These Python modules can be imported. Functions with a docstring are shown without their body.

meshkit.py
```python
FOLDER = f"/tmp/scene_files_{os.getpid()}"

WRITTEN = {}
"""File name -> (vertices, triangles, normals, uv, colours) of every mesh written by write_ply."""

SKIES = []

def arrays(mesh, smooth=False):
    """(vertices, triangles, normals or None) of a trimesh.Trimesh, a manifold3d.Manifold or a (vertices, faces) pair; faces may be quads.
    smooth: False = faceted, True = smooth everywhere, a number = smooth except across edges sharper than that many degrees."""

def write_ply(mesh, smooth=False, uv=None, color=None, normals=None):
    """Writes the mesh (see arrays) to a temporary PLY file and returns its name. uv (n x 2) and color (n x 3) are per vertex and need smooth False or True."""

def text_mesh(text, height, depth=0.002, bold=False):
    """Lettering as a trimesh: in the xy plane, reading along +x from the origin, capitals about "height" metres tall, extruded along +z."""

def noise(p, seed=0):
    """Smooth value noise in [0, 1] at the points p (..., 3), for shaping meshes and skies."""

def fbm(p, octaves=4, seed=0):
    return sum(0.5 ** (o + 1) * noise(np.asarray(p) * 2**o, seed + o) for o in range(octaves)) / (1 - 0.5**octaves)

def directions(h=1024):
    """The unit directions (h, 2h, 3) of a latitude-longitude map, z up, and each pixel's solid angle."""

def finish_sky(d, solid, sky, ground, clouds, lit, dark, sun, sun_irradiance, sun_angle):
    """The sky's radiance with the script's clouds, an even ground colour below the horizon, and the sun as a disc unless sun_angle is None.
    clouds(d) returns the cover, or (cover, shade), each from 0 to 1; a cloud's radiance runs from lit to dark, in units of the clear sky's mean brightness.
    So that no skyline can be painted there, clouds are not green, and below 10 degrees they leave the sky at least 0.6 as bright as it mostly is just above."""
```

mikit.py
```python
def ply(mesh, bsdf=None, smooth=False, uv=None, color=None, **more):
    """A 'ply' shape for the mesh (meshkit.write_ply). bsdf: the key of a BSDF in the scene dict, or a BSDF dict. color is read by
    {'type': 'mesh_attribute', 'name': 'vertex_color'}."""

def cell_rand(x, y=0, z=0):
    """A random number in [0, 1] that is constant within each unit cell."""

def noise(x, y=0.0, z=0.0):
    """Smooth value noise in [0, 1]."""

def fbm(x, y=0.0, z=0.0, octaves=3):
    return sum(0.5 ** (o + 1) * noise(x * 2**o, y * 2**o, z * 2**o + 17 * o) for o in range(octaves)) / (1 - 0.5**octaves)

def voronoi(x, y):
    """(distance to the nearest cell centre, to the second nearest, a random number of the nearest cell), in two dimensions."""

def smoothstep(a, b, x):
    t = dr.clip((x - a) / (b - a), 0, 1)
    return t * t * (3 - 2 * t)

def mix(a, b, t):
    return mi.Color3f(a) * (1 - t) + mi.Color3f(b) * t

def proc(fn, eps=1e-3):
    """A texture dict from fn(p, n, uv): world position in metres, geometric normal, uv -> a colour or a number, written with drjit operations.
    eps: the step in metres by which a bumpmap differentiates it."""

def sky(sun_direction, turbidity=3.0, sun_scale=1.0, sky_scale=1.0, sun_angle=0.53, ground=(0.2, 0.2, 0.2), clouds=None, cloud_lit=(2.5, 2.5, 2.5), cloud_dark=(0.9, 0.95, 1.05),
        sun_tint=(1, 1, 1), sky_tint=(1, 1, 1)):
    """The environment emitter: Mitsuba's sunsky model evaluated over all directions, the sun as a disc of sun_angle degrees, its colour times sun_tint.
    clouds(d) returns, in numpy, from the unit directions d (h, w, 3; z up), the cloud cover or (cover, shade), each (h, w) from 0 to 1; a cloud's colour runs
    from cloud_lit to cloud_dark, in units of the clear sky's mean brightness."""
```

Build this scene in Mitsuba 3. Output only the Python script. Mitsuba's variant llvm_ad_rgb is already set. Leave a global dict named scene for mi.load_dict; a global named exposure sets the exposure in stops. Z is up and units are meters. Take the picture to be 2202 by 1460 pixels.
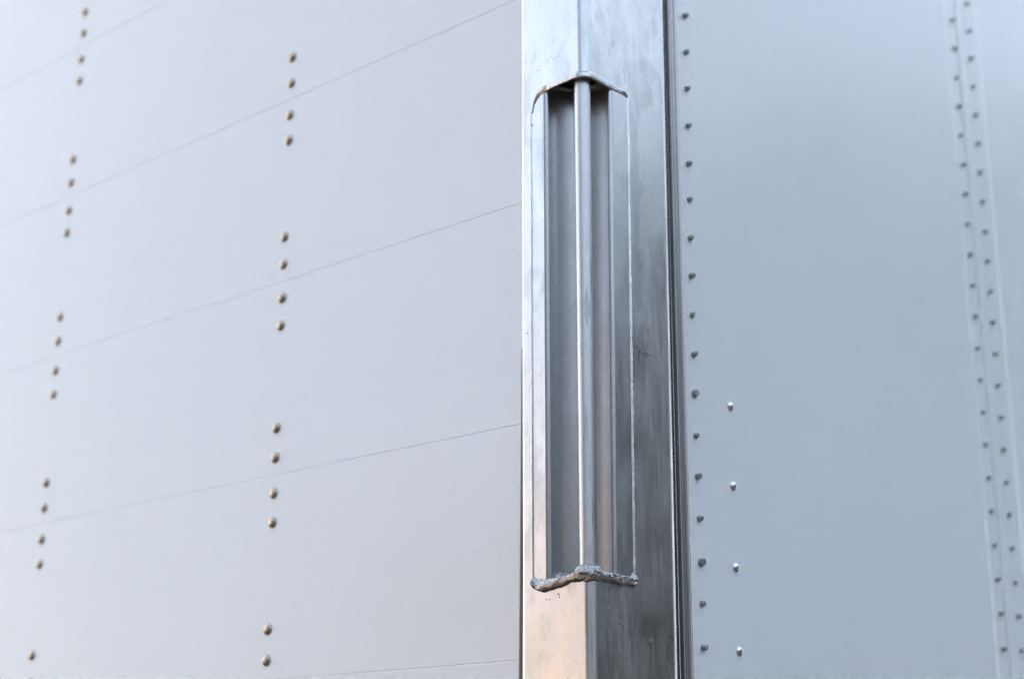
import math, random
import numpy as np, trimesh, shapely, manifold3d
import drjit as dr
import mitsuba as mi
import mikit, meshkit
from mikit import proc, noise, fbm, voronoi, cell_rand, smoothstep, mix

T = mi.ScalarTransform4f
scene, labels = {}, {}
random.seed(7)
rng = np.random.default_rng(7)

# ---------------------------------------------------------------- camera
TILT = math.radians(16.114)
EYE = np.array([0.0, 0.0, 1.6])
FW = np.array([0.0, math.cos(TILT), math.sin(TILT)])
scene['camera'] = {
    'type': 'thinlens', 'fov': 2 * math.degrees(math.atan(1101 / 3468.0)), 'fov_axis': 'x',
    'near_clip': 0.05, 'far_clip': 2000.0, 'aperture_radius': 0.0078, 'focus_distance': 1.60,
    'to_world': T().look_at(origin=EYE.tolist(), target=(EYE + FW).tolist(), up=[0, 0, 1]),
}

# ---------------------------------------------------------------- daylight: low sun behind the trailer, hazy thin cloud
SUN = np.array([-0.26, 0.966, 0.46])


def clouds(d):
    q = d / np.maximum(d[..., 2:3] + 0.25, 0.05)
    n = meshkit.fbm(np.stack([q[..., 0] * 1.1 + 3.0, q[..., 1] * 1.1, q[..., 2] * 0 + 0.5], -1), 4, 3)
    return np.clip(0.32 + 0.5 * (n - 0.5), 0, 1), np.clip(0.55 - 1.2 * (n - 0.5), 0, 1)


scene['daylight'] = mikit.sky(SUN, turbidity=7, clouds=clouds, cloud_lit=(1.9, 1.92, 1.95), cloud_dark=(1.2, 1.27, 1.38), ground=(0.08, 0.08, 0.08), sky_tint=(0.99, 1.0, 1.01))
exposure = 4.18

# ---------------------------------------------------------------- trailer axes: corner K, L along the left wall, R along the side wall
TH = math.radians(47.43)
L = np.array([-math.sin(TH), math.cos(TH), 0.0])
R = np.array([math.cos(TH), math.sin(TH), 0.0])
K = np.array([0.0758, 1.55, 0.0])
NL, NR = -R, -L
BACK = 0.012            # the wall sheets lie this far behind the faces of the corner post
Z0, Z1 = 1.02, 4.0


def world(v):
    v = np.asarray(v, float)
    return K + v[..., :1] * L + v[..., 1:2] * R + v[..., 2:3] * np.array([0, 0, 1.0])


def to_world_mesh(m):
    m = m.copy()
    m.vertices = world(m.vertices)
    m.invert()                       # (L, R, up) is left-handed
    return m


def on_wall(side, u, z, proud=0.0, spin=0.0, tilt=(0, 0), scale=(1, 1, 1)):
    """Placement on a wall: local z points out of the wall, local y up."""
    if side == 'front':
        o, x, n = K + L * u + R * (BACK - proud), -L, NL
    else:
        o, x, n = K + R * u + L * (BACK - proud), R, NR
    o = o + np.array([0, 0, z])
    m = np.eye(4)
    m[:3, 0], m[:3, 1], m[:3, 2], m[:3, 3] = x, [0, 0, 1], n, o
    return T(m.tolist()) @ T().rotate([1, 0, 0], tilt[0]).rotate([0, 1, 0], tilt[1]).rotate([0, 0, 1], spin).scale(list(scale))


def numbered(key):
    if key not in scene and key not in labels:
        return key
    n = 1
    while f'{key}_{n:03d}' in scene or f'{key}_{n:03d}' in labels:
        n += 1
    return f'{key}_{n:03d}'


def put(key, shape, **tags):
    key = numbered(key)
    scene[key] = shape
    if tags:
        labels[key] = tags
    return key


def ref(k):
    return {'type': 'ref', 'id': k}


# ---------------------------------------------------------------- materials
def abz(p):
    dx, dy = p.x - float(K[0]), p.y - float(K[1])
    return dx * float(L[0]) + dy * float(L[1]), dx * float(R[0]) + dy * float(R[1]), p.z


def scuffs(u, z, f=1.0):
    """Thin broken scratch and smear lines, grouped in patches."""
    lines = 1 - smoothstep(0.0, 0.022, dr.abs(noise(u * 230 * f, z * 120 * f, 5.0) - 0.5))
    grain = smoothstep(0.45, 0.7, noise(u * 1500, z * 900, 8.0))
    patch = smoothstep(0.60, 0.72, fbm(u * 26 * f, z * 20 * f, 2.0))
    return lines * grain * patch


def metal_colour(p, n, uv):
    a, b, z = abz(p)
    u = a - b
    cloud = fbm(u * 22, z * 14, 1.0, 4)
    fine = fbm(u * 260, z * 170, 4.0, 3)
    c = 0.60 + 0.10 * (cloud - 0.5) + 0.075 * (fine - 0.5)
    stain = smoothstep(0.56, 0.70, fbm(u * 36 + 4, z * 17, 9.0, 4))
    c = c * (1 - 0.15 * stain) * (1 - 0.45 * scuffs(u, z))
    # pitted smear above the recess on the left face, and two drips on the right face
    t = (a - 0.036) / 0.036
    line = dr.abs(z - (2.3720 - 0.010 * t) - 0.006 * (noise(a * 300, 1.0, 2.0) - 0.5))
    band = (1 - smoothstep(0.001, 0.0055, line)) * smoothstep(0.026, 0.034, a) * (1 - smoothstep(0.066, 0.078, a))
    w = voronoi(a * 520 + 3, z * 520)
    pits = (1 - smoothstep(0.12, 0.34, w[0])) * smoothstep(0.42, 0.46, w[2])
    c = c * (1 - 0.72 * band * pits)
    # marks of its own on the right face: a long and a short scratch, smears, two dried drips
    right = smoothstep(0.012, 0.02, b) * (1 - smoothstep(0.128, 0.134, b))
    scratch = (1 - smoothstep(0.0002, 0.0006, dr.abs(b - (0.1026 + (2.085 - z) * 0.047) - 0.0012 * noise(z * 30, 4.0)))) * smoothstep(0.3, 0.55, noise(z * 160, 1.0))
    scratch = scratch * (1 - smoothstep(2.09, 2.12, z))
    cross = (1 - smoothstep(0.0002, 0.0006, dr.abs(z - 1.8840 - 0.05 * (b - 0.1)))) * smoothstep(0.083, 0.087, b)
    c = c * (1 + 0.22 * right * (scratch + 0.7 * cross))
    smear = (1 - smoothstep(0.010, 0.030, dr.sqrt(dr.square(b - 0.038) + dr.square((z - 1.760) * 0.8)))) + (1 - smoothstep(0.008, 0.022, dr.sqrt(dr.square(b - 0.088) + dr.square((z - 2.064) * 0.7)))) + (1 - smoothstep(0.003, 0.010, dr.abs(b - 0.124))) * (1 - smoothstep(0.02, 0.04, dr.abs(z - 1.752)))
    broken = smoothstep(0.50, 0.66, fbm(b * 190 + z * 60, z * 330, 6.0, 3)) * smoothstep(0.35, 0.6, noise(b * 60, z * 60, 2.0))
    c = c * (1 - 0.34 * right * dr.clip(smear, 0, 1) * broken)
    drip = (1 - smoothstep(0.0003, 0.0008, dr.abs(b - 0.0672 - (2.366 - z) * 0.16))) * (1 - smoothstep(2.365, 2.367, z)) * smoothstep(2.348, 2.352, z) + (1 - smoothstep(0.0008, 0.0016, dr.sqrt(dr.square(b - 0.0668) + dr.square(z - 2.365))))
    c = c * (1 - 0.40 * right * dr.clip(drip, 0, 1))
    v = voronoi(u * 95, z * 70)
    specks = (1 - smoothstep(0.0, 0.012 + 0.07 * noise(u * 50, z * 50, 7.0), v[0])) * smoothstep(0.62, 0.64, v[2])
    c = c * (1 - 0.55 * specks)
    return mi.Color3f(c * 0.985, c * 1.0, c * 1.02)


def metal_rough(p, n, uv):
    a, b, z = abz(p)
    u = a - b
    return dr.clip(0.345 + 0.14 * (fbm(u * 40, z * 22, 6.0, 4) - 0.5) + 0.10 * (noise(u * 700, z * 40, 3.0) - 0.5) + 0.2 * scuffs(u, z), 0.12, 0.6)


def metal_height(p, n, uv):
    a, b, z = abz(p)
    u = a - b
    drag = noise(u * 1400 + z * 90, z * 60, 2.0) * 0.5 + noise(u * 600 + z * 20, z * 18, 7.0) * 0.5
    return drag * 1.0 + 0.5 * noise(u * 90, z * 60, 4.0) + 0.5 * noise(u * 1800, z * 1800, 1.0)


scene['post_steel'] = {'type': 'twosided', 'bsdf': {'type': 'bumpmap', 'arbitrary': {**proc(metal_height, eps=4e-4)}, 'scale': 2.2e-5,
    'bsdf': {'type': 'principled', 'base_color': proc(metal_colour), 'metallic': 1.0, 'roughness': proc(metal_rough), 'specular': 0.5}}}


def shaded_liner_colour(p, n, uv):
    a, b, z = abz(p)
    c = 0.43 + 0.08 * (fbm(a * 40, b * 40, z * 16, 4) - 0.5) + 0.08 * (fbm(a * 300, b * 300, z * 170, 3) - 0.5)  # darker than the post steel: shade of the hollow put into the colour
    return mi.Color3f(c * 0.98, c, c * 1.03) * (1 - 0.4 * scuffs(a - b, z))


scene['shaded_liner_steel'] = {'type': 'twosided', 'bsdf': {'type': 'principled', 'base_color': proc(shaded_liner_colour), 'metallic': 1.0, 'roughness': proc(lambda p, n, uv: 0.34 + 0.10 * (fbm(p.x * 50, p.y * 50, p.z * 22, 3) - 0.5)), 'specular': 0.5}}


def rod_height(p, n, uv):
    a, b, z = abz(p)
    return noise(a * 1100, b * 1100, z * 1100) + 0.6 * noise(a * 2300, b * 2300, z * 2300)


def rod_colour(p, n, uv):
    a, b, z = abz(p)
    c = 0.60 + 0.30 * (fbm(a * 1300, b * 1300, z * 900, 2) - 0.5) + 0.08 * (fbm(a * 60, b * 60, z * 12, 3) - 0.5)
    streak = smoothstep(0.60, 0.70, noise(a * 420, b * 420, z * 24)) * smoothstep(0.5, 0.8, noise(a * 60, 3.0, z * 9))
    c = c * (1 - 0.30 * streak)
    return mi.Color3f(c * 0.99, c, c * 1.02)


scene['rod_steel'] = {'type': 'twosided', 'bsdf': {'type': 'bumpmap', 'arbitrary': {**proc(rod_height, eps=3e-4)}, 'scale': 5e-5,
    'bsdf': {'type': 'principled', 'base_color': proc(rod_colour), 'metallic': 1.0, 'roughness': 0.42, 'specular': 0.5}}}


def weld_colour(p, n, uv):
    a, b, z = abz(p)
    c = 0.35 + 0.20 * (fbm(a * 260, b * 260, z * 260, 3) - 0.5)
    pit = smoothstep(0.70, 0.78, noise(a * 800, b * 800, z * 800))
    return mi.Color3f(c, c, c * 1.01) * (1 - 0.7 * pit)


scene['weld_steel'] = {'type': 'twosided', 'bsdf': {'type': 'principled', 'base_color': proc(weld_colour), 'metallic': 1.0, 'roughness': 0.38, 'specular': 0.5}}


def trim_colour(p, n, uv):
    a, b, z = abz(p)
    c = 0.43 + 0.10 * (fbm(b * 900, z * 14, 1.0, 3) - 0.5) + 0.05 * (fbm(b * 60, z * 40, 3.0, 3) - 0.5)
    return mi.Color3f(c, c * 0.99, c * 1.0)


scene['trim_aluminium'] = {'type': 'twosided', 'bsdf': {'type': 'principled', 'base_color': proc(trim_colour), 'metallic': 1.0, 'roughness': 0.38, 'specular': 0.5}}


def paint_colour(p, n, uv):
    a, b, z = abz(p)
    u = a - b
    c = 0.79 + 0.012 * (fbm(u * 7, z * 5, 1.0, 3) - 0.5)
    v = voronoi(u * 34, z * 34)
    speck = (1 - smoothstep(0.02, 0.055, v[0])) * smoothstep(0.80, 0.84, v[2])
    mark = (1 - smoothstep(0.0, 0.03, dr.abs(noise(u * 160, z * 190, 5.0) - 0.5))) * smoothstep(0.735, 0.76, noise(u * 17 + 3.3, z * 15, 6.0))
    return mi.Color3f(c * 0.972, c * 0.998, c * 1.025) * (1 - 0.16 * speck - 0.10 * mark)


def paint_height(p, n, uv):
    a, b, z = abz(p)
    u = a - b
    return fbm(u * 5.0, z * 4.0, 1.0, 2) * 1.0 + 0.016 * noise(u * 420, z * 420, 2.0) + 0.010 * noise(u * 900, z * 900, 3.0)


def paint_rough(p, n, uv):
    a, b, z = abz(p)
    return 0.19 + 0.05 * fbm((a - b) * 12, z * 9, 4.0, 3)


scene['white_paint'] = {'type': 'twosided', 'bsdf': {'type': 'bumpmap', 'arbitrary': {**proc(paint_height, eps=5e-4)}, 'scale': 1.3e-4,
    'bsdf': {'type': 'principled', 'base_color': proc(paint_colour), 'roughness': proc(paint_rough), 'specular': 0.5}}}


def bolt_colour(p, n, uv):
    c = 0.27 + 0.16 * (fbm(p.x * 700, p.y * 700, p.z * 700, 2) - 0.5)
    return mi.Color3f(c, c * 1.0, c * 1.01)


scene['bolt_zinc'] = {'type': 'twosided', 'bsdf': {'type': 'principled', 'base_color': proc(bolt_colour), 'metallic': 0.9, 'roughness': 0.42, 'specular': 0.5}}
scene['rivet_steel'] = {'type': 'twosided', 'bsdf': {'type': 'principled', 'base_color': {'type': 'rgb', 'value': [0.37, 0.325, 0.265]}, 'metallic': 1.0,
    'roughness': proc(lambda p, n, uv: 0.22 + 0.16 * noise(p.x * 500, p.y * 500, p.z * 500)), 'specular': 0.5}}
scene['rivet_chrome'] = {'type': 'twosided', 'bsdf': {'type': 'principled', 'base_color': {'type': 'rgb', 'value': [0.66, 0.66, 0.66]}, 'metallic': 1.0, 'roughness': 0.07, 'specular': 0.5}}
scene['frame_shade_black'] = {'type': 'twosided', 'bsdf': {'type': 'principled', 'base_color': {'type': 'rgb', 'value': [0.03, 0.03, 0.032]}, 'roughness': 0.6}}
scene['gap_shade_black'] = {'type': 'twosided', 'bsdf': {'type': 'principled', 'base_color': {'type': 'rgb', 'value': [0.035, 0.036, 0.039]}, 'roughness': 0.5}}
scene['wire_steel'] = {'type': 'twosided', 'bsdf': {'type': 'principled', 'base_color': {'type': 'rgb', 'value': [0.30, 0.29, 0.27]}, 'metallic': 0.7, 'roughness': 0.45}}

# ---------------------------------------------------------------- ground
def asphalt(p, n, uv):
    c = 0.065 + 0.03 * (fbm(p.x * 0.35, p.y * 0.35, 0.0, 4) - 0.5) + 0.03 * (noise(p.x * 60, p.y * 60) - 0.5)
    return mi.Color3f(c, c, c * 1.0)


scene['asphalt'] = {'type': 'twosided', 'bsdf': {'type': 'principled', 'base_color': proc(asphalt), 'roughness': 0.85, 'specular': 0.3}}
g = 400.0
put('ground', mikit.ply((np.array([[-g, -g, 0], [g, -g, 0], [g, g, 0], [-g, g, 0.0]]), np.array([[0, 1, 2, 3]])), 'asphalt'), kind='structure', label='grey asphalt yard')

def gravel(p, n, uv):
    c = 1.0 + 0.5 * (fbm(p.x * 0.5, p.y * 0.5, 3.0, 4) - 0.5) + 0.5 * (noise(p.x * 40, p.y * 40) - 0.5)
    return mi.Color3f(0.21, 0.148, 0.098) * c


scene['tan_gravel'] = {'type': 'twosided', 'bsdf': {'type': 'principled', 'base_color': proc(gravel), 'roughness': 0.9, 'specular': 0.2}}
gv = np.array([[-90, -60, 0.004], [-8.5, -60, 0.004], [-7.5, -14, 0.004], [-8.2, 4, 0.004], [-8.0, 90, 0.004], [-90, 90, 0.004]])
put('gravel_ground', mikit.ply((gv, np.array([[0, 1, 2], [0, 2, 3], [0, 3, 4], [0, 4, 5]])), 'tan_gravel'), kind='structure', label='tan gravel yard in the sun left of the trailer')

# ---------------------------------------------------------------- the trailer
TR = 'cargo_trailer'
labels[TR] = {'label': 'white riveted cargo trailer with a bare steel corner post and recessed grab handle', 'category': 'trailer'}


def prism(poly, z0, z1):
    m = trimesh.creation.extrude_polygon(poly, z1 - z0, engine='earcut')
    m.apply_translation([0, 0, z0])
    return m


def box(lo, hi):
    m = trimesh.creation.box(bounds=[lo, hi])
    return m


core = shapely.Polygon([(0.112, BACK + 0.004), (10.0, BACK + 0.004), (10.0, 6.0), (BACK + 0.004, 6.0), (BACK + 0.004, 0.165), (0.112, 0.165)])
put(f'{TR}__body_frame', mikit.ply(to_world_mesh(prism(core, Z0, Z1)), 'frame_shade_black'))
roof = shapely.Polygon([(0.0, 0.15), (0.10, 0.02), (10.02, 0.0), (10.02, 6.02), (0.0, 6.02)])
put(f'{TR}__roof', mikit.ply(to_world_mesh(prism(roof, Z1 + 0.003, Z1 + 0.05)), 'white_paint'))
put(f'{TR}__rear_wall', mikit.ply(to_world_mesh(box([BACK, 6.003, Z0], [10.02, 6.03, Z1])), 'white_paint'))
put(f'{TR}__far_side_wall', mikit.ply(to_world_mesh(box([10.003, BACK, Z0], [10.02, 6.0, Z1])), 'white_paint'))


def wall_slab(a0, a1, b0, b1, z0, z1, low, high):
    """One panel of the left wall, its lower and upper outer edges eased by their own amounts."""
    pts = [(a, b0, z) for a in (a0, a1) for z in (z0 + low, z1 - high)]
    pts += [(a, b0 + e * 0.4, z) for a in (a0, a1) for z, e in ((z0 + low * 0.3, low), (z1 - high * 0.3, high))]
    pts += [(a, b, z) for a in (a0, a1) for b in (b0 + max(low, high), b1) for z in (z0, z1)]
    mm = manifold3d.Manifold.hull_points(np.array(pts)).to_mesh()
    return trimesh.Trimesh(mm.vert_properties[:, :3], mm.tri_verts, process=False)


# left wall: horizontal panels, seam every 243 mm
SEAM = [1.0, 1.2536, 1.4965, 1.7395, 1.9795, 2.2230, 2.4675, 2.7110, 2.954, 3.197, 3.44, 3.683, 3.995]
GAP = 0.00007
wall_panels = []
for i in range(len(SEAM) - 1):
    off = 0.0
    m = wall_slab(0.084, 10.0, BACK + off, BACK + 0.0035, SEAM[i] + GAP, SEAM[i + 1] - GAP, 0.0002, 0.0008)
    wall_panels.append(put(f'{TR}__wall_panel', mikit.ply(to_world_mesh(m), 'white_paint', smooth=20)))


def lathe(profile, n=20):
    return trimesh.creation.revolve(np.array(profile, float), sections=n)


def dome_profile(r, h, rim=0.0004, n=9):
    pts = [(r, -0.0008), (r, rim)]
    for k in range(1, n + 1):
        t = k / n * math.pi / 2
        pts.append((max(r * math.cos(t), 0.0), rim + h * math.sin(t)))
    return pts


front_dome = [mikit.ply(lathe(dome_profile(0.0068, 0.0042), 28), 'rivet_steel', smooth=40), mikit.ply(lathe(dome_profile(0.0067, 0.0038), 28), 'rivet_steel', smooth=40)]
for u, zmin, zmax in ((0.4985, 1.74, 2.60), (1.0042, 1.74, 2.80)):
    for i, zs in enumerate(SEAM):
        for dz in (0.0578, 0.0217, -0.0222, -0.0572):
            z = zs + dz
            if zmin < z < zmax:
                holder = wall_panels[i if dz > 0 else i - 1]
                lean = 0.0022 * (2.1 - z)
                put(f'{holder}__rivet', {**front_dome[rng.integers(2)], 'to_world': on_wall('front', u + lean + rng.normal(0, 0.0003), z + rng.normal(0, 0.0003), 0.0, rng.uniform(0, 360), rng.normal(0, 1.6, 2))})

# side wall sheets: long sheets lapped at b = 0.895, with shallow pressed ribs by the lap
def rib(x, c, w, h):
    t = np.clip(np.abs(x - c) / w, 0, 1)
    return h * (0.5 + 0.5 * np.cos(np.pi * t))


def side_sheet(b0, b1, ribs, proud0=0.0):
    """A sheet of the side wall, its face a lofted section with pressed ribs; 3 mm thick."""
    bs = [b0, b0 + 0.0004, b0 + 0.0012]
    for c, w, h in ribs:
        bs += list(np.linspace(c - w, c + w, 17))
    bs += [b1 - 0.0012, b1 - 0.0004, b1]
    bs = np.array(sorted(x for x in bs if b0 <= x <= b1))
    out = np.full(len(bs), proud0)
    for c, w, h in ribs:
        out += rib(bs, c, w, h)
    for e in (b0, b1):
        out -= np.where(np.abs(bs - e) < 1e-6, 0.0010, np.where(np.abs(bs - e) < 5e-4, 0.0003, 0))
    pts = [(BACK - o, b) for o, b in zip(out, bs)] + [(BACK + 0.003, b1), (BACK + 0.003, b0)]
    return prism(shapely.Polygon(pts), Z0, Z1 - 0.002)


LAP = 0.8945
put(f'{TR}__side_panel', mikit.ply(to_world_mesh(side_sheet(0.150, LAP, [(0.8555, 0.008, 0.0007)])), 'white_paint', smooth=25))
put(f'{TR}__side_panel', mikit.ply(to_world_mesh(side_sheet(LAP + 0.0022, 2.10, [(0.917, 0.012, -0.0004), (0.9615, 0.008, 0.0008)], 0.0004)), 'white_paint', smooth=25))
put(f'{TR}__side_panel', mikit.ply(to_world_mesh(side_sheet(2.103, 5.99, [], 0.0)), 'white_paint', smooth=25))


def bolt_profile(r, h, pin):
    return [(r * 1.12, -0.001), (r * 1.12, 0.0006), (r, 0.0011), (r * 0.95, h * 0.62), (r * 0.88, h * 0.72), (pin, h * 0.74), (pin, h - 0.0004), (pin - 0.0004, h), (pin * 0.45, h - 0.00015), (0.0, h - 0.0003)]


bolts = [mikit.ply(lathe(bolt_profile(0.0031, 0.0054, 0.0026), 22), 'bolt_zinc', smooth=35), mikit.ply(lathe(bolt_profile(0.0031, 0.0045, 0.0026), 22), 'bolt_zinc', smooth=35),
         mikit.ply(lathe(bolt_profile(0.0032, 0.0060, 0.0027), 22), 'bolt_zinc', smooth=35)]
big_bolt = mikit.ply(lathe(bolt_profile(0.0041, 0.0054, 0.0037), 24), 'bolt_zinc', smooth=35)
sp0, sp1 = f'{TR}__side_panel', f'{TR}__side_panel_001'
zs = [2.4843, 2.4377, 2.3918, 2.3453, 2.2988, 2.2553, 2.2090, 2.1644, 2.1191, 2.0738, 2.0297, 1.9831, 1.9384, 1.8932, 1.8467, 1.8033, 1.7580]
bs = [.1978, .1974, .1971, .1967, .1959, .1952, .1944, .1936, .1935, .1934, .1933, .1931, .1937, .1944, .1950, .1946, .1942]
for i, (z, b) in enumerate(zip(zs, bs)):
    big = i in (10, 14)
    put(f'{sp0}__bolt', {**(big_bolt if big else bolts[rng.integers(3)]), 'to_world': on_wall('side', b, z, 0.0, rng.uniform(0, 360), rng.normal(0, 3.5, 2))})
for k in range(22):
    z = 2.7372 - 0.0467 * k + 0.0006 * max(0, 3 - k)
    b = 0.8765 + 0.0074 * max(0.0, (z - 2.30) / 0.44) ** 1.6 + 0.0035 * max(0.0, (2.0 - z) / 0.25) ** 1.4
    put(f'{sp0}__bolt', {**bolts[rng.integers(3)], 'to_world': on_wall('side', b + rng.normal(0, 3e-4), z + rng.normal(0, 3e-4), 0.0, rng.uniform(0, 360), rng.normal(0, 4, 2))})
for k in range(23):
    z = 2.7871 - 0.0468 * k
    b = 0.9287 + 0.0075 * max(0.0, (z - 2.30) / 0.48) ** 1.5 + 0.003 * max(0.0, (2.05 - z) / 0.25)
    put(f'{sp1}__bolt', {**bolts[rng.integers(3)], 'to_world': on_wall('side', b + rng.normal(0, 3e-4), z + rng.normal(0, 3e-4), 0.0004, rng.uniform(0, 360), rng.normal(0, 4, 2))})
chrome = mikit.ply(lathe(dome_profile(0.0053, 0.0036, 0.0002, 12), 36), 'rivet_chrome', smooth=40)
for b, z in ((0.2608, 2.0278), (0.2601, 1.9377), (0.2592, 1.8480), (0.2597, 1.7586)):
    put(f'{sp0}__dome_rivet', {**chrome, 'to_world': on_wall('side', b, z, 0.0, rng.uniform(0, 360), rng.normal(0, 1.2, 2))}, label='polished dome rivet standing away from the row of bolts')

# ---------------------------------------------------------------- corner post: a folded 4 mm steel sheet with a cut-out, a pressed liner welded into it and a rod
def arc(c, r, t0, t1, n=14):
    t = np.radians(np.linspace(t0, t1, n))
    return [(c[0] + r * math.cos(x), c[1] + r * math.sin(x)) for x in t]


def lean(m, k, b_from, b_to):
    v = m.vertices
    w = np.clip((v[:, 1] - b_from) / (b_to - b_from), 0, 1)
    v[:, 1] += w * k * (v[:, 2] - 2.1)
    return m


def sheet(path, t):
    """A closed section: the path is the outer face, the sheet lies to its left by t."""
    line = shapely.LineString(path)
    return shapely.make_valid(line.buffer(t, single_sided=True, join_style='round'))


def man_of(m):
    return manifold3d.Manifold(manifold3d.Mesh(np.asarray(m.vertices, np.float32), np.asarray(m.faces, np.uint32)))


def tri_of(man):
    mm = man.to_mesh()
    return trimesh.Trimesh(mm.vert_properties[:, :3], mm.tri_verts, process=False)


CR = 0.0092
AE, BE = 0.0915, 0.1520
outer = [(AE, 0.0105)] + arc((AE - 0.0060, 0.0060), 0.0060, 0, -90, 14) + arc((CR, CR), CR, -90, -180, 24) + arc((0.0220, BE - 0.0220), 0.0220, 180, 100, 26)
POSTKEY = f'{TR}__corner_post'
sec = sheet(outer, 0.004 if shapely.LineString(outer).buffer(0.004, single_sided=True).contains(shapely.Point(0.05, 0.002)) else -0.004)
post = man_of(prism(sec, Z0, Z1))
CA, CB, CZ0, CZ1 = 0.0735, 0.0695, 1.811, 2.3425


def rounded(x1, z0, z1, r_top, r_low):
    def at(x, z, r, sgn):
        return shapely.Point(x - r, z - sgn * r).buffer(r, 24)
    lo = shapely.box(-0.02, z0, x1, z1)
    cut = lo.difference(shapely.box(x1 - r_top, z1 - r_top, x1, z1)).difference(shapely.box(x1 - r_low, z0, x1, z0 + r_low))
    return cut.union(at(x1, z1, r_top, 1)).union(at(x1, z0, r_low, -1))


def cutter(poly, along_a):
    """Extrudes a polygon drawn in (distance from the corner, height) through the wall sheet."""
    m = trimesh.creation.extrude_polygon(poly, 0.035, engine='earcut')
    v = m.vertices.copy()
    m.vertices = np.stack([v[:, 0], v[:, 2] - 0.015, v[:, 1]], 1) if along_a else np.stack([v[:, 2] - 0.015, v[:, 0], v[:, 1]], 1)
    m.fix_normals()
    return man_of(m)


post = post - cutter(rounded(CA, CZ0, CZ1, 0.021, 0.004), True) - cutter(rounded(CB, CZ0, CZ1, 0.005, 0.004), False)
pm = lean(tri_of(post), 0.0095, 0.05, 0.13)
put(POSTKEY, mikit.ply(to_world_mesh(pm), 'post_steel', smooth=28), label='bare steel corner post with scratched faces and a recessed grab handle')

bend_l = arc((0.0580, 0.0050), 0.0047, -90, -180, 12)
hollow = [(0.0050 + 0.0483 * math.cos(t), 0.0062 + 0.0348 * math.sin(t)) for t in np.linspace(0, math.pi / 2, 34)]
bend_r = arc((0.0048, 0.041 + 0.0045), 0.0045, -90, -180, 12)


def liner_part(path, t, inside):
    side = t if shapely.LineString(path).buffer(t, single_sided=True).contains(shapely.Point(*inside)) else -t
    return to_world_mesh(lean(prism(sheet(path, side), CZ0 + 0.002, CZ1 + 0.004), 0.0135, 0.03, 0.045))


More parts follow.
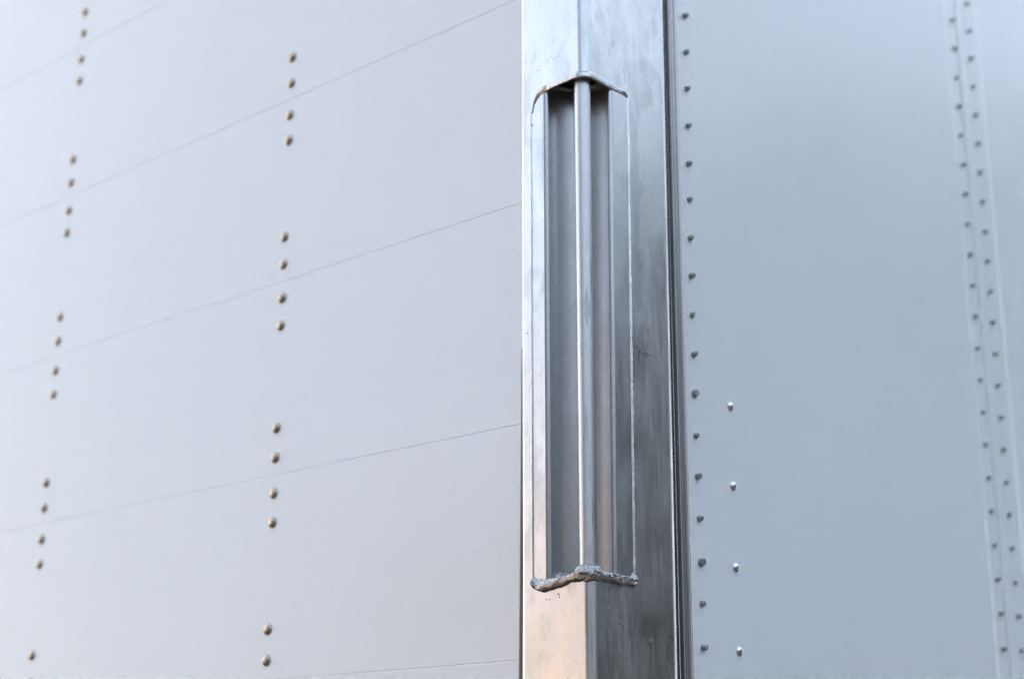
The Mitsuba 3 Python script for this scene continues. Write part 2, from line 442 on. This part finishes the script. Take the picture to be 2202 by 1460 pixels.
put(f'{POSTKEY}__recess_liner', mikit.ply(liner_part(bend_l + hollow + bend_r, 0.0025, (0.0545, 0.0062)), 'shaded_liner_steel', smooth=28), label='shade-painted pressed hollow of the grab recess with rounded folds')
put(f'{POSTKEY}__flange', mikit.ply(liner_part([(CA - 0.0001, 0.0001), (0.0580, 0.0003)], 0.0025, (0.066, 0.0015)), 'post_steel'))
put(f'{POSTKEY}__flange', mikit.ply(liner_part([(0.0003, 0.0455), (0.0001, CB - 0.0002)], 0.0025, (0.0015, 0.055)), 'post_steel'))
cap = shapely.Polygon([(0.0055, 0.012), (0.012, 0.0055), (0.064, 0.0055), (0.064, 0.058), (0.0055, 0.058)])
put(f'{POSTKEY}__recess_cap', mikit.ply(to_world_mesh(prism(cap, CZ1 + 0.0052, CZ1 + 0.009)), 'frame_shade_black'))  # near-black cap: the shade under the recess top is painted in
put(f'{POSTKEY}__recess_floor', mikit.ply(to_world_mesh(prism(cap, CZ0 - 0.006, CZ0 - 0.001)), 'post_steel'))

rod = trimesh.creation.cylinder(radius=0.0088, height=CZ1 + 0.006 - CZ0, sections=48)
rod.apply_translation([0.0152, 0.0146, (CZ1 + 0.006 + CZ0) / 2])
put(f'{POSTKEY}__grab_rod', mikit.ply(to_world_mesh(rod), 'rod_steel', smooth=40), label='round steel grab rod welded upright in the recess')


def bead(path, radius, amp, seed, step=0.0007, n=18, squash=1.0, boxy=1.0, rip=0.12):
    """A weld bead: a tube along the path whose radius is uneven and rippled."""
    path = np.array(path, float)
    d = np.r_[0, np.cumsum(np.linalg.norm(np.diff(path, axis=0), axis=1))]
    s = np.linspace(0, d[-1], max(8, int(d[-1] / step)))
    c = np.stack([np.interp(s, d, path[:, k]) for k in range(3)], 1)
    for _ in range(14):
        c[1:-1] = (c[:-2] + 2 * c[1:-1] + c[2:]) / 4
    r = np.interp(s, d, np.broadcast_to(radius, len(path)))
    t = np.gradient(c, axis=0)
    t /= np.linalg.norm(t, axis=1, keepdims=True)
    out = np.array([[-1.0, -1.0, 0]]) / math.sqrt(2)
    x = out - (out * t).sum(1, keepdims=True) * t
    x /= np.linalg.norm(x, axis=1, keepdims=True)
    y = np.cross(t, x)
    ang = np.arange(n) / n * 2 * np.pi
    e = np.minimum(s, s[-1] - s)
    rr = r * np.sqrt(np.clip(1 - (1 - np.clip(e / np.maximum(r, 1e-6), 0, 1)) ** 2, 0.02, 1))
    ca, sa = (np.sign(w) * np.abs(w) ** boxy for w in (np.cos(ang), np.sin(ang)))
    dirs = x[:, None] * ca[None, :, None] + y[:, None] * sa[None, :, None]
    base = c[:, None] + dirs * rr[:, None, None]
    k = 0.35 / np.mean(r)
    q = base * k
    nz = meshkit.fbm(q * 1.6, 4, seed) - 0.5 + 0.5 * (meshkit.noise(q * 0.6, seed + 9) - 0.5) + 0.5 * np.abs(meshkit.noise(q * 3.1, seed + 2) - 0.5)
    nz = nz + 0.16 * (meshkit.noise(q * 9.0, seed + 4) - 0.5)
    ripple = rip * np.sin(s / np.mean(r) * 3.4 + 2.0 * meshkit.noise(np.stack([s * 90, s * 0, s * 0], 1), seed))
    am = np.interp(s, d, np.broadcast_to(amp, len(path)))[:, None]
    move = dirs * (rr[:, None] + am * nz + am * ripple[:, None])[..., None]
    along = (move * x[:, None]).sum(-1, keepdims=True) * x[:, None]
    v = (c[:, None] + move - (1 - squash) * along).reshape(-1, 3)
    i, j = np.meshgrid(np.arange(len(s) - 1), np.arange(n), indexing='ij')
    a = i * n + j
    b = i * n + (j + 1) % n
    f = np.stack([a, b, b + n, a + n], -1).reshape(-1, 4)
    f = np.vstack([f[:, [0, 1, 2]], f[:, [0, 2, 3]]])
    m = trimesh.Trimesh(v, f, process=False)
    caps = []
    for o, ring in ((c[0], np.arange(n)), (c[-1], np.arange(n) + (len(s) - 1) * n)):
        v = np.vstack([v, o])
        for q_ in range(n):
            caps.append((ring[q_], ring[(q_ + 1) % n], len(v) - 1))
    m = trimesh.Trimesh(v, np.vstack([f, caps]), process=False)
    m.fix_normals()
    return m


IN = 0.0006
top = [(CA - 0.0005, IN, CZ1 - 0.028), (CA - 0.003, IN, CZ1 - 0.018), (CA - 0.009, IN, CZ1 - 0.0095), (CA - 0.021, IN, CZ1 - 0.0035), (0.03, IN, CZ1 - 0.0025), (0.010, IN, CZ1 - 0.002), (0.0042, 0.0040, CZ1 - 0.0015), (IN, 0.010, CZ1 - 0.002), (IN, 0.03, CZ1 - 0.0025),
       (IN, CB - 0.006, CZ1 - 0.0035), (IN, CB + 0.003, CZ1 - 0.008)]
put(f'{POSTKEY}__weld_bead', mikit.ply(to_world_mesh(lean(bead(top, [.0016, .0022, .0030, .0036, .0036, .0038, .0040, .0038, .0038, .0034, .0024], 0.0012, 3, squash=0.40, boxy=0.55, n=24), 0.0095, 0.05, 0.13)), 'post_steel', smooth=True), label='ground weld along the top edge of the recess')
low = [(CA - 0.000, 0.0010, CZ0 + 0.006), (CA - 0.003, 0.0004, CZ0 + 0.000), (0.060, -0.0012, CZ0 - 0.0036), (0.045, -0.0016, CZ0 - 0.0026), (0.025, -0.0014, CZ0 + 0.0010), (0.012, -0.0006, CZ0 + 0.0026), (0.0028, 0.0028, CZ0 + 0.0030),
       (-0.0006, 0.012, CZ0 + 0.0026), (-0.0014, 0.03, CZ0 + 0.0022), (-0.0016, 0.048, CZ0 + 0.0016), (-0.0008, 0.062, CZ0 + 0.0020), (0.0012, CB - 0.001, CZ0 + 0.008)]
put(f'{POSTKEY}__weld_bead', mikit.ply(to_world_mesh(bead(low, [.0040, .0052, .0057, .0050, .0044, .0048, .0056, .0051, .0053, .0056, .0056, .0046], [.0042, .0036, .0024, .0022, .0040, .0066, .0066, .0062, .0062, .0072, .0092, .0088], 11, n=34, squash=0.5, boxy=0.9, rip=0.03, step=0.0005)), 'weld_steel', smooth=True), label='thick lumpy weld along the bottom edge of the recess')
for q, (pa, r_, am) in enumerate([
        ([(CA, 0.0003, CZ0 + 0.005), (CA, 0.0003, 2.0), (CA, 0.0003, CZ1 - 0.026)], 0.0019, 0.0007),
        ([(0.0003, CB, CZ0 + 0.008), (0.0003, CB, 2.0), (0.0003, CB, CZ1 - 0.004)], 0.0023, 0.0014),
        ([(0.0520, 0.006, CZ1 + 0.001), (0.0505, 0.018, CZ1 + 0.001), (0.043, 0.034, CZ1 + 0.001), (0.028, 0.039, CZ1 + 0.001), (0.006, 0.0395, CZ1 + 0.001)], 0.0034, 0.003),
        ([(0.0520, 0.006, CZ0 + 0.002), (0.0505, 0.018, CZ0 + 0.004), (0.043, 0.034, CZ0 + 0.004), (0.028, 0.039, CZ0 + 0.004), (0.006, 0.0395, CZ0 + 0.003)], 0.0065, 0.005)]):
    put(f'{POSTKEY}__weld_bead', mikit.ply(to_world_mesh(lean(bead(pa, r_, am, 20 + q, n=18, rip=0.0, squash=0.3 if q < 2 else 1.0), 0.0115, 0.03, 0.06)), 'post_steel' if q < 2 else 'weld_steel', smooth=True))


def lump(c, r, amp, seed):
    m = trimesh.creation.icosphere(subdivisions=4)
    v = m.vertices * (1 + amp * (meshkit.fbm(m.vertices * 2.2 + 5, 4, seed) - 0.5))[:, None]
    m.vertices = v * np.array(r) + np.array(c)
    return m


put(f'{POSTKEY}__weld_bead', mikit.ply(to_world_mesh(lump((0.0112, 0.0108, CZ0 + 0.0052), (0.0140, 0.0140, 0.0100), 0.36, 2)), 'weld_steel', smooth=True), label='weld lump round the foot of the grab rod')
put(f'{POSTKEY}__weld_bead', mikit.ply(to_world_mesh(lump((0.0135, 0.0130, CZ1 + 0.0035), (0.0105, 0.0105, 0.0055), 0.7, 4)), 'weld_steel', smooth=True))

# weld spatter: tiny drops stuck round the lower weld
drops = []
for k in range(46):
    right = rng.random() < 0.62
    r_ = 0.0004 + 0.0009 * rng.random() ** 2.2
    if right:
        bb, zz = rng.uniform(0.012, 0.10), CZ0 - abs(rng.normal(0, 0.03)) - 0.008
        if rng.random() < 0.3:
            bb, zz = rng.uniform(0.066, 0.086), rng.uniform(CZ0, CZ0 + 0.03)
        c = (0.0, bb, zz)
    else:
        aa, zz = rng.uniform(0.012, 0.085), CZ0 - abs(rng.normal(0, 0.02)) - 0.012
        if rng.random() < 0.55:
            aa, zz = rng.uniform(0.062, 0.087), rng.uniform(CZ0, CZ1)
        c = (aa, 0.0, zz)
    d = trimesh.creation.icosphere(subdivisions=1, radius=r_)
    d.apply_translation(c)
    drops.append(d)
put(f'{POSTKEY}__weld_spatter', mikit.ply(to_world_mesh(trimesh.util.concatenate(drops)), 'weld_steel', smooth=True), kind='stuff', label='tiny drops of weld spatter round the recess')

# aluminium edge trim between the post and the side sheets: a ridged extrusion
tf = 0.0058
tr = [(BACK + 0.004, 0.1574), (tf + 0.0012, 0.1574), (tf, 0.1580), (tf, 0.1590), (tf + 0.0009, 0.1594), (tf + 0.0009, 0.1600), (tf - 0.0002, 0.1604), (tf - 0.0002, 0.1640), (tf + 0.0012, 0.1645), (tf + 0.0012, 0.1660),
      (tf - 0.0006, 0.1668), (tf - 0.0010, 0.1680), (tf - 0.0006, 0.1692), (tf + 0.0010, 0.1697), (tf + 0.0012, 0.1712), (tf + 0.0003, 0.1722), (tf + 0.0008, 0.1738), (tf + 0.003, 0.1748), (BACK - 0.0004, 0.1750), (BACK + 0.004, 0.1750)]
tm = lean(prism(shapely.Polygon(tr), Z0, Z1 - 0.002), 0.0072, 0.10, 0.11)
put(f'{TR}__edge_trim', mikit.ply(to_world_mesh(tm), 'trim_aluminium', smooth=15), label='ridged aluminium edge strip between the post and the side panel')

gap_strip = lean(prism(shapely.Polygon([(0.0124, 0.1506), (0.0116, 0.1520), (0.0116, 0.1562), (0.0124, 0.1571), (0.030, 0.1571), (0.030, 0.1526), (0.018, 0.1522)]), Z0, Z1 - 0.002), 0.0080, 0.10, 0.11)  # added dark strip that paints the shade of the open gap
put(f'{TR}__gap_shade_strip', mikit.ply(to_world_mesh(gap_strip), 'gap_shade_black', smooth=30), label='added black strip painting the shade in the gap beside the corner post')

# twisted wire cord behind the left edge of the post
strands = []
p0, p1 = np.array([0.1012, 0.0085, 1.60]), np.array([0.0952, 0.0085, 2.06])
for k in range(3):
    s = np.linspace(0, 1, 1100)
    ln = np.linalg.norm(p1 - p0)
    c = p0 + (p1 - p0) * s[:, None]
    ph = s * ln / 0.0085 * 2 * np.pi + k * 2 * np.pi / 3
    c = c + np.stack([np.cos(ph), np.sin(ph), ph * 0], 1) * 0.00105
    n = 7
    t = np.gradient(c, axis=0)
    t /= np.linalg.norm(t, axis=1, keepdims=True)
    x = np.cross(t, [1.0, 0.3, 0])
    x /= np.linalg.norm(x, axis=1, keepdims=True)
    y = np.cross(t, x)
    ang = np.arange(n) / n * 2 * np.pi
    v = (c[:, None] + 0.00095 * (x[:, None] * np.cos(ang)[None, :, None] + y[:, None] * np.sin(ang)[None, :, None])).reshape(-1, 3)
    i, j = np.meshgrid(np.arange(len(s) - 1), np.arange(n), indexing='ij')
    a, b = i * n + j, i * n + (j + 1) % n
    f = np.stack([a, b, b + n, a + n], -1).reshape(-1, 4)
    m = trimesh.Trimesh(v, np.vstack([f[:, [0, 1, 2]], f[:, [0, 2, 3]]]), process=False)
    strands.append(m)
cm = trimesh.util.concatenate(strands)
cm.vertices = world(cm.vertices)
put(f'{TR}__wire_cord', mikit.ply(cm, 'wire_steel', smooth=True), label='dark twisted wire cord showing behind the left edge of the post')

# ---------------------------------------------------------------- what the metal mirrors: a sunlit building to the left, trees to the right, added trees behind
def stucco(p, n, uv):
    c = 1.0 + 0.12 * (fbm(p.y * 0.7, p.z * 0.9, 2.0, 4) - 0.5)
    return mi.Color3f(0.25, 0.160, 0.095) * c


scene['tan_stucco'] = {'type': 'twosided', 'bsdf': {'type': 'principled', 'base_color': proc(stucco), 'roughness': 0.8, 'specular': 0.3}}
scene['door_metal'] = {'type': 'twosided', 'bsdf': {'type': 'principled', 'base_color': {'type': 'rgb', 'value': [0.31, 0.24, 0.18]}, 'roughness': 0.5}}
scene['coping_stone'] = {'type': 'twosided', 'bsdf': {'type': 'principled', 'base_color': {'type': 'rgb', 'value': [0.30, 0.24, 0.19]}, 'roughness': 0.8}}
WALLDIR = math.degrees(math.atan2(0.6, -0.8))


def yard(lo, hi, mat):
    """A box of the warehouse: local x runs along its front, local y into the building, z up."""
    m = trimesh.creation.box(bounds=[lo, hi])
    sh = mikit.ply(m, mat)
    sh['to_world'] = T().translate([-22.0, -2.0, 0]).rotate([0, 0, 1], WALLDIR)
    return sh


labels['warehouse'] = {'label': 'low tan warehouse with roller doors in the sun across the yard', 'category': 'building'}
put('warehouse__wall', yard([-16, 0, 0], [7, 12, 5.8], 'tan_stucco'))
put('warehouse__coping', yard([-16.15, -0.15, 5.803], [7.15, 12.15, 6.05], 'coping_stone'))
for y in (-13, -6, 1):
    put('warehouse__roller_door', yard([y, -0.06, 0.003], [y + 3.4, -0.003, 3.4], 'door_metal'))


def bark(p, n, uv):
    c = 0.10 + 0.06 * (fbm(p.x * 14, p.y * 14, p.z * 3, 3) - 0.5)
    return mi.Color3f(c, c * 0.85, c * 0.7)


def leaf(p, n, uv):
    c = 0.75 + 0.7 * noise(p.x * 2.2, p.y * 2.2, p.z * 2.2)
    return mi.Color3f(0.038, 0.053, 0.060) * c  # blue of the hazy shade put into the leaf colour


scene['bark'] = {'type': 'twosided', 'bsdf': {'type': 'diffuse', 'reflectance': proc(bark)}}
scene['leaves'] = {'type': 'principledthin', 'base_color': proc(leaf), 'roughness': 0.5, 'diff_trans': 0.5, 'spec_trans': 0.0}


def limb(p0, p1, r0, r1, n=7):
    p0, p1 = np.array(p0, float), np.array(p1, float)
    t = (p1 - p0) / np.linalg.norm(p1 - p0)
    x = np.cross(t, [0.3, 0.9, 0.1]); x /= np.linalg.norm(x)
    y = np.cross(t, x)
    ang = np.arange(n) / n * 2 * np.pi
    ring = x * np.cos(ang)[:, None] + y * np.sin(ang)[:, None]
    v = np.vstack([p0 + ring * r0, p1 + ring * r1])
    f = [(i, (i + 1) % n, (i + 1) % n + n) for i in range(n)] + [(i, (i + 1) % n + n, i + n) for i in range(n)]
    return trimesh.Trimesh(v, f, process=False)


def tree_meshes(seed, height, spread, leaves, clumps, tight=1.0):
    g_ = np.random.default_rng(seed)
    hub = np.array([0, 0, height * 0.42])
    wood = [limb((0, 0, -0.05), hub, 0.17, 0.11, 9)]
    cents = []
    for k in range(clumps):
        t = g_.uniform(0, 2 * np.pi)
        h = g_.uniform(0.17, 0.95)
        rr = spread * math.sqrt(g_.random()) * math.sqrt(max(0.12, 1 - ((h - 0.55) / 0.5) ** 2))
        c = np.array([rr * math.cos(t), rr * math.sin(t), h * height])
        cents.append(c)
        if k % 3 == 0:
            wood.append(limb(hub + (c - hub) * 0.0, c, 0.06, 0.015, 5))
    cents = np.array(cents)
    w = g_.uniform(0.5, 1.1, clumps) * spread * 0.34 * tight
    i = g_.integers(0, clumps, leaves)
    d = g_.normal(size=(leaves, 3))
    d /= np.linalg.norm(d, axis=1, keepdims=True)
    c = cents[i] + d * (w[i] * g_.random(leaves) ** 0.4)[:, None] * np.array([1, 1, 0.7])
    u = g_.normal(size=(leaves, 3)); u /= np.linalg.norm(u, axis=1, keepdims=True)
    vv = np.cross(u, g_.normal(size=(leaves, 3))); vv /= np.linalg.norm(vv, axis=1, keepdims=True)
    s = g_.uniform(0.07, 0.15, leaves)[:, None]
    q = np.stack([c - u * s * 1.3, c + vv * s * 0.6, c + u * s * 1.3, c - vv * s * 0.6], 1).reshape(-1, 3)
    a = np.arange(leaves) * 4
    f = np.vstack([np.stack([a, a + 1, a + 2], 1), np.stack([a, a + 2, a + 3], 1)])
    return mikit.ply(trimesh.util.concatenate(wood), 'bark', smooth=40), mikit.ply(trimesh.Trimesh(q, f, process=False), 'leaves')


kinds = [tree_meshes(5, 5.8, 2.9, 13000, 44), tree_meshes(6, 6.3, 3.3, 14000, 48), tree_meshes(8, 10.5, 3.4, 15000, 54), tree_meshes(12, 10.5, 3.2, 5200, 46, 0.62)]
TREES = [(13.8, -5.5, 0, 1.16), (13.6, -0.8, 1, 1.13), (14.4, 2.6, 0, 1.16), (14.2, 5.8, 1, 1.2), (14.8, 9.6, 2, 0.85), (18.0, 8.2, 3, 1.12),
         (-10.9, -4.6, 2, 0.86), (-9.6, -7.2, 2, 0.9), (-6.2, -10.0, 2, 0.82), (-2.2, -12.6, 0, 1.0), (1.6, -12.4, 1, 0.95), (5.2, -11.6, 1, 1.0), (11.3, -8.4, 0, 1.05)]  # this second row is added unseen, dark masses for the post to mirror
where = ['third in the row right of the trailer', 'second in the row right of the trailer', 'fourth in the row right of the trailer', 'tall one near the far end of the right row', 'tall one at the far end of the right row', 'tallest and most open one behind the right row',
         'leftmost of the added row facing the corner', 'second from left in the added row facing the corner', 'third from left in the added row facing the corner', 'fourth from left in the added row facing the corner', 'fifth from left in the added row facing the corner', 'sixth from left in the added row facing the corner', 'rightmost of the added row facing the corner']
for k, (x, y, kind, s) in enumerate(TREES):
    key = 'tree' if k == 0 else f'tree_{k:03d}'
    labels[key] = {'label': f'leafy tree tinted haze blue, {where[k]}', 'category': 'tree', 'group': 'trees round the yard'}
    tw = T().translate([x, y, 0]).rotate([0, 0, 1], 67.0 * k).scale(s)
    scene[f'{key}__trunk'] = {**kinds[kind][0], 'to_world': tw}
    scene[f'{key}__crown'] = {**kinds[kind][1], 'to_world': tw}
